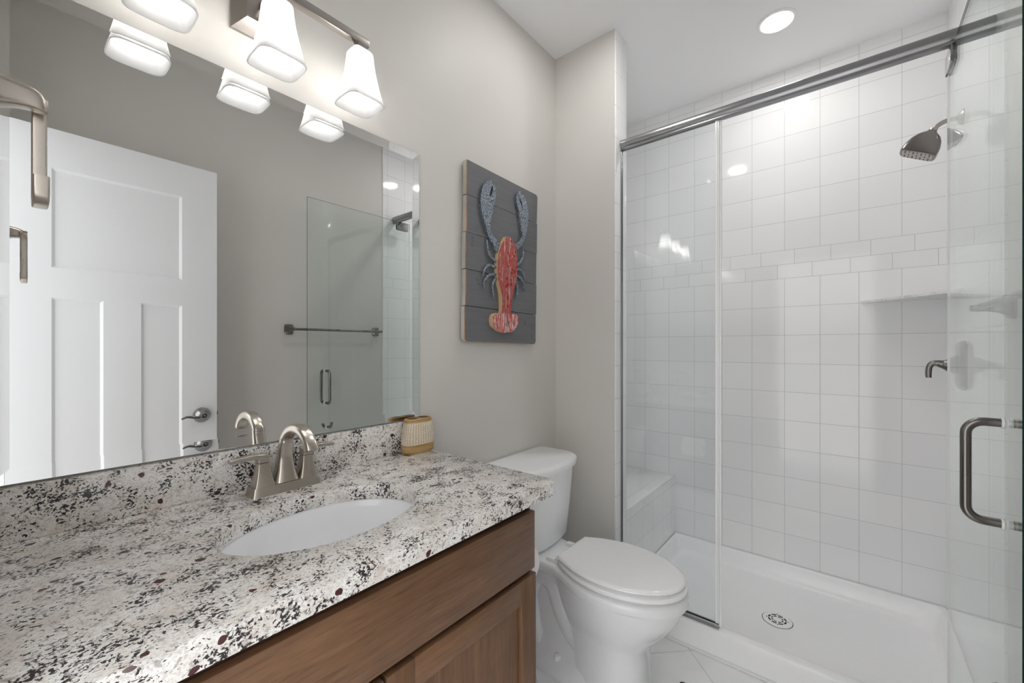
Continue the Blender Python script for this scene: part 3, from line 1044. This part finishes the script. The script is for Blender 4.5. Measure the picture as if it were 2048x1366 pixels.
add_tube(bm, trap, [0.055, 0.06, 0.052, 0.045, 0.042, 0.042, 0.045, 0.05], 20, [0.060, 0.066, 0.066, 0.064, 0.060, 0.060, 0.064, 0.080], 2.2)
obj('bowl', bm, 'porcelain', to, 50)
for sgn in (-1, 1):
    bm = nb()
    add_lathe(bm, [(0.017, 0.0), (0.0165, 0.008), (0.013, 0.022), (0.010, 0.028), (0.004, 0.030)], (-0.880, TC + sgn * 0.086, 0.046), 'Z', 20)
    obj('bolt_cap', bm, 'plastic', to)
def tank_outline(hw, xb, xs, bulge, r, z, n=40):
    pts = []
    for i in range(n + 1):
        y = -hw + 2 * hw * i / n
        y = hw * sin(pi / 2 * (y / hw))
        x = xs + bulge * (1 - (y / hw) ** 2)
        d = abs(y) - (hw - r)
        if d > 0:
            x -= r * (1 - sqrt(max(0.0, 1 - (d / r) ** 2)))
        pts.append(Vector((x, TC + y, z)))
    pts.append(Vector((xb + 0.03, TC + hw * 0.985, z)))
    pts.append(Vector((xb + 0.008, TC + hw * 0.95, z)))
    pts.append(Vector((xb, TC + hw * 0.90, z)))
    pts.append(Vector((xb, TC - hw * 0.90, z)))
    pts.append(Vector((xb + 0.008, TC - hw * 0.95, z)))
    pts.append(Vector((xb + 0.03, TC - hw * 0.985, z)))
    return pts
bm = nb()
add_loft(bm, [tank_outline(0.150, -1.150, -1.03, 0.020, 0.05, 0.424), tank_outline(0.172, -1.160, -1.005, 0.030, 0.05, 0.428), tank_outline(0.184, -1.165, -0.995, 0.034, 0.05, 0.445), tank_outline(0.194, -1.165, -0.985, 0.038, 0.045, 0.58), tank_outline(0.203, -1.165, -0.975, 0.042, 0.04, 0.748)])
obj('tank', bm, 'porcelain', to, 50)
bm = nb()
add_loft(bm, [tank_outline(0.206, -1.168, -0.972, 0.044, 0.040, 0.746), tank_outline(0.213, -1.170, -0.965, 0.047, 0.042, 0.749), tank_outline(0.215, -1.170, -0.963, 0.048, 0.042, 0.770), tank_outline(0.212, -1.169, -0.966, 0.047, 0.042, 0.781), tank_outline(0.203, -1.163, -0.975, 0.044, 0.042, 0.786)])
obj('tank_lid', bm, 'porcelain', to, 50)
bm = nb()
so = lambda d, z: offset_ring(egg(-0.868, -0.670, -0.424, 0.105, 0.174, z), d)
add_loft(bm, [egg(-0.845, -0.67, -0.48, 0.06, 0.11, 0.4235), egg(-0.845, -0.67, -0.48, 0.06, 0.11, 0.4325), so(0.005, 0.4330), so(0.0, 0.439), so(0.001, 0.445), so(0.008, 0.450)])
obj('seat', bm, 'plastic', to, 60)
bm = nb()
lo_ = lambda d, z: offset_ring(egg(-0.872, -0.672, -0.432, 0.103, 0.167, z), d)
add_loft(bm, [egg(-0.845, -0.67, -0.48, 0.06, 0.11, 0.449), egg(-0.845, -0.67, -0.48, 0.06, 0.11, 0.4580), lo_(0.004, 0.4585), lo_(0.0, 0.462), lo_(0.002, 0.467), lo_(0.010, 0.4710), lo_(0.020, 0.4725)])
obj('lid', bm, 'plastic', to, 60)
for sgn in (-1, 1):
    bm = nb()
    add_box(bm, -0.935, -0.885, TC + sgn * 0.075 - 0.011, TC + sgn * 0.075 + 0.011, 0.4235, 0.438, 0.003)
    add_lathe(bm, [(0.009, -0.013), (0.009, 0.013)], (-0.884, TC + sgn * 0.075, 0.438), 'Y', 18)
    obj('hinge', bm, 'plastic', to)

# ---- toilet paper on the side of the vanity
tp = thing('toilet_paper_roll', 'white toilet paper roll on the side of the vanity cabinet by the toilet', 'toilet paper', (-0.78, 0.945, 0.600))
bm = nb()
ty, tz, tr_ = 0.9455, 0.632, 0.055
rings = [[Vector((x, ty + r * cos(2 * pi * i / 48), tz + r * sin(2 * pi * i / 48))) for i in range(48)] for x, r in ((-0.832, 0.020), (-0.832, tr_ - 0.002), (-0.830, tr_), (-0.718, tr_), (-0.716, tr_ - 0.002), (-0.716, 0.020))]
add_loft(bm, rings + [rings[0]], False, False)
obj('paper', bm, 'paper', tp, 40)
bm = nb()
add_tube(bm, [(-0.85, ty, tz), (-0.708, ty, tz)], 0.009, 16)
add_tube(bm, smooth_path([(-0.85, 0.868, tz), (-0.85, 0.91, tz), (-0.85, ty, tz)], 3), 0.007, 12)
obj('holder', bm, 'nickel', tp)

# ================================================================== SHOWER
BX = -0.851
sp_ = thing('shower_pan', 'white molded shower pan with a raised curb', 'shower pan', (-0.26, 2.2, 0))
bm = nb()
def pr(x0, x1, y0, y1, r, z):
    return rrect(x0, x1, y0, y1, r, z, 6)
y_in = 1.872
rings = [pr(BX + 0.001, XR - 0.001, 1.822, YB - 0.001, 0.002, 0.0), pr(BX + 0.001, XR - 0.001, 1.820, YB - 0.001, 0.004, ZF - 0.008), pr(BX + 0.004, XR - 0.004, 1.823, YB - 0.004, 0.006, ZF - 0.002), pr(BX + 0.008, XR - 0.008, 1.828, YB - 0.008, 0.010, ZF),
         pr(BX + 0.020, XR - 0.020, y_in - 0.006, YB - 0.020, 0.03, ZF), pr(BX + 0.026, XR - 0.026, y_in, YB - 0.026, 0.035, ZF - 0.005), pr(BX + 0.040, XR - 0.040, y_in + 0.012, YB - 0.040, 0.05, 0.055), pr(BX + 0.050, XR - 0.050, y_in + 0.022, YB - 0.050, 0.055, 0.036), pr(BX + 0.066, XR - 0.066, y_in + 0.038, YB - 0.066, 0.06, 0.030),
         pr(-0.262 - 0.07, -0.262 + 0.07, 2.217 - 0.07, 2.217 + 0.07, 0.069, 0.0225)]
add_loft(bm, rings)
obj('pan_basin', bm, 'acrylic', sp_, 50)
sd = thing('shower_drain', 'round white shower drain cover with two rings of black slots', 'drain', (-0.262, 2.217, 0.0225))
dc = Vector((-0.262, 2.217, 0.0222))
bm = nb(); add_lathe(bm, [(0.058, 0.0), (0.0575, 0.0025), (0.050, 0.0040), (0.010, 0.0044)], dc, 'Z', 48)
obj('cover', bm, 'acrylic', sd)
bm = nb(); add_lathe(bm, [(0.0605, 0.0), (0.0605, 0.0004), (0.0585, 0.0005)], dc, 'Z', 48)
obj('gap_ring', bm, 'rubber', sd)
for r0, r1, cnt, gap in ((0.030, 0.0365, 8, 12), (0.0185, 0.0240, 8, 16)):
    bm = nb()
    for k in range(cnt):
        a0 = 360 / cnt * k + gap / 2 + 8
        a1 = 360 / cnt * (k + 1) - gap / 2 + 8
        n = 6
        ang = [radians(a0 + (a1 - a0) * i / n) for i in range(n + 1)]
        o_ = [(r1 * cos(a), r1 * sin(a)) for a in ang] + [(r0 * cos(a), r0 * sin(a)) for a in reversed(ang)]
        add_prism(bm, o_, lambda p: (dc.x + p[0], dc.y + p[1], dc.z + 0.003), lambda p: (dc.x + p[0], dc.y + p[1], dc.z + 0.00485))
    obj('slots', bm, 'black', sd)
for k in range(4):
    bm = nb()
    a = radians(8 + 90 * k)
    add_lathe(bm, [(0.0026, 0.003), (0.0026, 0.0048)], dc + Vector((0.0415 * cos(a), 0.0415 * sin(a), 0)), 'Z', 10)
    obj('screw_hole', bm, 'black', sd)

be = thing('shower_bench', 'built-in white tiled shower bench behind the partition', 'bench', (-1.0, 2.27, 0))
bm = nb(); add_box(bm, XL + 0.001, BX - 0.001, PB + 0.001, YB - 0.001, 0, 0.456)
o = obj('front', bm, 'bench_front', be)
bm = nb(); add_box(bm, XL + 0.001, BX, PB + 0.001, YB - 0.001, 0.4565, 0.4665, 0.0015)
o = obj('seat_top', bm, 'bench_top', be)

GY = 1.845
fg = thing('fixed_glass_panel', 'tall fixed clear glass panel between the partition and the shower opening', 'glass panel', (-0.63, GY, ZF))
def pane(name, x0, x1, y0, y1, z0, z1, parent, mat='glass'):
    bm = nb()
    add_box(bm, x0, x1, y0, y1, z0, z1)
    bm.faces.ensure_lookup_table()
    dx, dy, dz = x1 - x0, y1 - y0, z1 - z0
    for f in bm.faces:
        nn = f.normal
        f.normal_update()
        nn = f.normal
        thin_x = dx < dy
        big = abs(nn.x) > 0.5 if thin_x else abs(nn.y) > 0.5
        f.material_index = 0 if big else (2 if thin_x and nn.y > 0.5 else 1)
    return obj(name, bm, [mat, 'glass_edge', 'seal'], parent)
HZ = 2.197                 # underside of the header
pane('pane', PX + 0.003, -0.4235, GY - 0.004, GY + 0.004, ZF + 0.004, HZ - 0.0046, fg, 'glass_fixed')
bm = nb()
add_box(bm, PX + 0.001, -0.4205, GY - 0.010, GY - 0.0045, ZF + 0.0002, ZF + 0.018, 0.001)
add_box(bm, PX + 0.001, -0.4205, GY + 0.0045, GY + 0.010, ZF + 0.0002, ZF + 0.018, 0.001)
ch_ = obj('bottom_channel', bm, 'rail', fg)
bm = nb()
add_box(bm, PX + 0.001, -0.4205, GY - 0.0052, GY - 0.0043, ZF + 0.0175, ZF + 0.0205)
obj('gasket', bm, 'rubber', ch_)
bm = nb()
add_box(bm, PX + 0.0003, PX + 0.005, GY - 0.0070, GY - 0.0045, ZF + 0.0002, HZ - 0.0047, 0.0008)
add_box(bm, PX + 0.0003, PX + 0.005, GY + 0.0045, GY + 0.0070, ZF + 0.0002, HZ - 0.0047, 0.0008)
obj('side_channel', bm, 'rail', fg)
bm = nb()
add_box(bm, -0.4232, -0.4185, GY - 0.0045, GY + 0.0045, ZF + 0.010, HZ - 0.005, 0.001)
add_tube(bm, [(-0.4150, GY + 0.002, ZF + 0.010), (-0.4150, GY + 0.002, HZ - 0.005)], 0.0035, 10)
add_box(bm, -0.4330, -0.4238, GY - 0.0062, GY - 0.0044, ZF + 0.02, HZ - 0.005, 0.0008)
obj('edge_seal', bm, 'seal', fg)

# header rail
hr = thing('shower_header_rail', 'brushed metal rail across the top of the shower opening', 'rail', (-0.26, GY, HZ))
bm = nb()
sec = []
for i in range(28):
    th_ = 2 * pi * i / 28
    sec.append((0.0155 * cos(th_), 0.0225 * sin(th_)))
add_loft(bm, [[Vector((x, GY + a, HZ + 0.0245 + b)) for a, b in sec] for x in (PX + 0.0005, XR - 0.0005)])
obj('bar', bm, 'rail', hr, 60)
bm = nb()
add_box(bm, PX + 0.0005, XR - 0.0005, GY - 0.0105, GY + 0.0105, HZ - 0.0045, HZ + 0.006, 0.001)
obj('channel', bm, 'rail', hr)

# glass door, standing open into the room
GX = 0.2405
sg = thing('shower_door', 'clear frameless glass shower door standing open, with a green edge', 'glass door', (GX, 1.55, 0.125))
GD0, GD1 = 1.162, 1.922
pane('door_glass', GX - 0.003, GX + 0.003, GD0, GD1, 0.125, 2.188, sg)
def dpull(sgn):
    x0 = GX + sgn * 0.0045
    x1 = GX + sgn * 0.056
    za, zb = 0.908, 1.112
    yy = 1.277
    rr = 0.026
    pts = [(x0, yy, zb), (x1 - sgn * rr, yy, zb)]
    for k in range(1, 7):
        a = radians(90 * k / 7)
        pts.append((x1 - sgn * rr + sgn * rr * sin(a), yy, zb - rr + rr * cos(a)))
    for k in range(0, 13):
        pts.append((x1, yy, zb - rr - (zb - za - 2 * rr) * k / 12))
    for k in range(1, 7):
        a = radians(90 * k / 7)
        pts.append((x1 - sgn * rr + sgn * rr * cos(a), yy, za + rr - rr * sin(a)))
    pts += [(x1 - sgn * rr, yy, za), (x0, yy, za)]
    bm = nb()
    add_tube(bm, pts, 0.0088, 20)
    h = obj('pull_handle', bm, 'nickel_dark', sg, 60)
    bm = nb()
    for z in (za, zb):
        add_lathe(bm, [(0.0115, 0.0), (0.0115, sgn * 0.0035)], (GX + sgn * 0.0042, yy, z), 'X', 24)
    obj('washer', bm, 'seal', h)
dpull(-1)
dpull(1)
for z0, z1 in ((2.127, 2.187), (0.126, 0.180)):
    bm = nb()
    for a, b in ((GX - 0.0105, GX - 0.0034), (GX + 0.0034, GX + 0.0105)):
        add_box(bm, a, b, 1.808, 1.905, z0, z1, 0.003, 2)
    p = obj('pivot_clamp', bm, 'chrome', sg)
    bm = nb()
    zz0, zz1 = (z1 - 0.004, HZ - 0.005) if z0 > 1 else (ZF + 0.0005, z0 + 0.004)
    add_lathe(bm, [(0.006, zz0), (0.006, zz1)], (GX, GY, 0), 'Z', 16)
    obj('pivot_pin', bm, 'chrome', p)

# shower head
SHY, SHZ = 2.30, 2.138
sh = thing('wall_shower', 'brushed nickel shower head on a bent arm high on the tiled wall', 'shower head', (XR, SHY, SHZ))
bm = nb()
add_lathe(bm, [(0.030, 0.0), (0.030, -0.003), (0.024, -0.010), (0.016, -0.016), (0.011, -0.018)], (XR, SHY, SHZ), 'X', 32)
obj('flange', bm, 'nickel_soft', sh)
bm = nb()
pth = smooth_path([(XR, SHY, SHZ), (XR - 0.025, SHY, SHZ + 0.002), (XR - 0.050, SHY, SHZ - 0.001), (XR - 0.070, SHY, SHZ - 0.012), (XR - 0.084, SHY, SHZ - 0.030)], 6)
add_tube(bm, pth, 0.0085, 18)
obj('arm', bm, 'nickel_soft', sh, 60)
bm = nb()
org = Vector((XR - 0.082, SHY, SHZ - 0.026))
ax = Vector((-0.47, 0, -0.88)).normalized()
e1 = Vector((0, 1, 0))
e2 = ax.cross(e1).normalized()
HS = 1.22
def hring(d, a, b, p, off=0.0, n=40):
    return [org + ax * d * HS + e1 * q.x * HS + e2 * (q.y + off) * HS for q in sellipse(0, 0, a, b, 0, n, p)]
add_loft(bm, [hring(0.0, 0.012, 0.012, 2.2), hring(0.006, 0.015, 0.015, 2.4), hring(0.010, 0.018, 0.021, 3), hring(0.018, 0.022, 0.030, 3.6), hring(0.032, 0.028, 0.039, 4), hring(0.050, 0.0335, 0.0450, 4.5), hring(0.066, 0.0370, 0.0475, 5), hring(0.074, 0.0375, 0.0475, 5), hring(0.077, 0.0350, 0.0445, 5)])
hb_ = obj('head', bm, 'nickel_dark', sh, 40)
bm = nb()
add_loft(bm, [hring(0.0768, 0.031, 0.040, 5), hring(0.0785, 0.030, 0.039, 5)])
obj('spray_face', bm, 'nickel_soft', hb_)
bm = nb()
for i in range(-2, 3):
    for j in range(-3, 4):
        if (i + j) % 2 == 0 or abs(i) == 2:
            c0 = org + ax * 0.0783 * HS + e1 * (i * 0.0115 * HS) + e2 * (j * 0.0105 * HS)
            add_loft(bm, [[c0 + ax * d + e1 * (0.0026 * cos(2 * pi * k / 8)) + e2 * (0.0026 * sin(2 * pi * k / 8)) for k in range(8)] for d in (0.0, 0.0012)])
obj('nozzles', bm, 'black', hb_)
bm = nb()
add_lathe(bm, [(0.013, 0.0), (0.013, 0.009)], (0, 0, 0), 'Z', 20)
for w in bm.verts:
    p = w.co.copy()
    w.co = org - ax * 0.008 + e1 * p.x + e2 * p.y + ax * p.z
obj('collar', bm, 'nickel_soft', sh)

# shower valve
sv = thing('shower_valve', 'dark nickel shower valve with an arched plate and a drooping lever', 'shower valve', (XR, 2.285, 1.195))
VY, VZ = 2.285, 1.195
def vplate(hw, hz, arc, x, n=12):
    pts = []
    for i in range(n + 1):
        s = -1 + 2 * i / n
        pts.append(Vector((x, VY + hw * s, VZ + hz - arc + arc * (1 - s * s))))
    for i in range(n + 1):
        s = 1 - 2 * i / n
        pts.append(Vector((x, VY + hw * s, VZ - hz + arc - arc * (1 - s * s))))
    return pts
bm = nb()
add_loft(bm, [vplate(0.066, 0.094, 0.016, XR), vplate(0.066, 0.094, 0.016, XR - 0.006), vplate(0.056, 0.085, 0.014, XR - 0.016), vplate(0.050, 0.080, 0.013, XR - 0.018)])
obj('plate', bm, 'nickel_dark', sv, 25)
bm = nb()
add_loft(bm, [[Vector((x, VY + q.x, VZ + q.y)) for q in sellipse(0, 0, a, a, 0, 36, 3.2)] for x, a in ((XR - 0.017, 0.040), (XR - 0.024, 0.034), (XR - 0.036, 0.027), (XR - 0.044, 0.024))])
obj('hub', bm, 'nickel_dark', sv)
bm = nb()
pth = smooth_path([(XR - 0.042, VY, VZ), (XR - 0.056, VY, VZ + 0.003), (XR - 0.072, VY, VZ + 0.007), (XR - 0.086, VY, VZ + 0.004), (XR - 0.093, VY, VZ - 0.010), (XR - 0.095, VY, VZ - 0.030), (XR - 0.0945, VY, VZ - 0.050)], 6)
add_tube(bm, pth, [0.0235, 0.016, 0.0115, 0.0100, 0.0095, 0.0095, 0.0085], 20, [0.0235, 0.016, 0.012, 0.011, 0.0105, 0.0110, 0.0100], 2.6)
obj('lever', bm, 'nickel_dark', sv, 60)

# corner shelf
bm = nb()
shp = [(0.030, YB - 0.0005), (XR - 0.0005, 2.290), (XR - 0.0005, YB - 0.0005)]
add_prism(bm, shp, lambda p: (p[0], p[1], 1.4760), lambda p: (p[0], p[1], 1.4870), 0.0015)
tag(obj('corner_shelf', bm, 'marble'), 'thin triangular white marble shelf in the tiled shower corner', 'shelf')

# towel bar on the wall opposite the mirror
tb = thing('towel_bar', 'brushed nickel towel bar on the greige wall, partly behind the glass door', 'towel bar', (XR + 0.006, 1.395, 1.372))
XW = XR + 0.006
TZ = 1.372
BXP = XW - 0.070
for yy in (1.091, 1.690):
    bm = nb()
    rings = []
    for x, a, b, p in ((XW, 0.026, 0.031, 6), (XW - 0.006, 0.026, 0.031, 6), (XW - 0.014, 0.019, 0.023, 5), (XW - 0.026, 0.013, 0.015, 4), (XW - 0.045, 0.0095, 0.0105, 4), (BXP, 0.0085, 0.009, 4), (BXP - 0.010, 0.0080, 0.0085, 4)):
        rings.append([Vector((x, yy + q.x, TZ + q.y)) for q in sellipse(0, 0, a, b, 0, 32, p)])
    add_loft(bm, rings)
    obj('post', bm, 'nickel_dark', tb, 30)
bm = nb()
add_tube(bm, [(BXP, 1.091, TZ), (BXP, 1.690, TZ)], 0.0080, 20, 0.0080, 3)
obj('bar', bm, 'nickel_dark', tb, 60)

# towel ring on the doorway wall, close by the camera
RX, RZ = -0.728, 1.551
rg = thing('towel_ring', 'brushed nickel open towel ring on the wall at the end of the vanity', 'towel ring', (RX, YN, RZ))
bm = nb()
rings = []
for y, a, b, dz, p in ((YN, 0.027, 0.031, 0, 6), (YN + 0.004, 0.027, 0.031, 0, 6), (YN + 0.009, 0.023, 0.026, 0, 5), (YN + 0.015, 0.0180, 0.0205, 0, 4), (-0.005, 0.0145, 0.0165, 0, 4), (0.005, 0.0125, 0.0135, 0.0004, 4), (0.013, 0.0115, 0.0122, 0.0002, 4), (0.019, 0.0108, 0.0112, -0.001, 4), (0.0235, 0.0098, 0.0098, -0.0028, 3.6), (0.0268, 0.0080, 0.0075, -0.0055, 3), (0.0284, 0.0055, 0.0045, -0.0085, 2.6)):
    rings.append([Vector((RX + q.x, y, RZ + dz + q.y)) for q in sellipse(0, 0, a, b, 0, 36, p)])
add_loft(bm, rings)
obj('post', bm, 'nickel', rg, 30)
bm = nb()
yc = 0.0225
bx = RX - 0.016
pts = [(RX - 0.004, yc, RZ + 0.001), (bx + 0.002, yc, RZ + 0.001), (bx - 0.004, yc, RZ - 0.003), (bx - 0.006, yc, RZ - 0.012)] + [(bx - 0.006, yc, RZ - 0.012 - 0.0188 * k) for k in range(1, 6)] + [(bx - 0.004, yc, 1.4385), (bx + 0.003, yc, 1.4345), (bx + 0.014, yc, 1.433), (bx + 0.030, yc, 1.433), (bx + 0.040, yc, 1.4345), (bx + 0.046, yc, 1.440), (bx + 0.048, yc, 1.447), (bx + 0.048, yc, 1.456)]
add_tube(bm, pts, 0.0048, 24, 0.0064, 7)
obj('ring', bm, 'nickel', rg, 40)

# dark floor grille that just enters the bottom of the picture
fv = thing('floor_vent', 'black floor register on the white tiles in front of the toilet', 'floor vent', (-0.42, 1.50, 0))
bm = nb()
add_loft(bm, [rrect(-0.500, -0.395, 1.335, 1.612, 0.010, z, 5) for z in (0.0, 0.003)] + [rrect(-0.498, -0.397, 1.337, 1.610, 0.010, 0.005, 5)])
fr_ = obj('frame', bm, 'black', fv)
bm = nb()
for k in range(12):
    add_box(bm, -0.485, -0.410, 1.350 + 0.0205 * k, 1.350 + 0.0205 * k + 0.010, 0.0048, 0.0062)
obj('louvers', bm, 'rubber', fv)
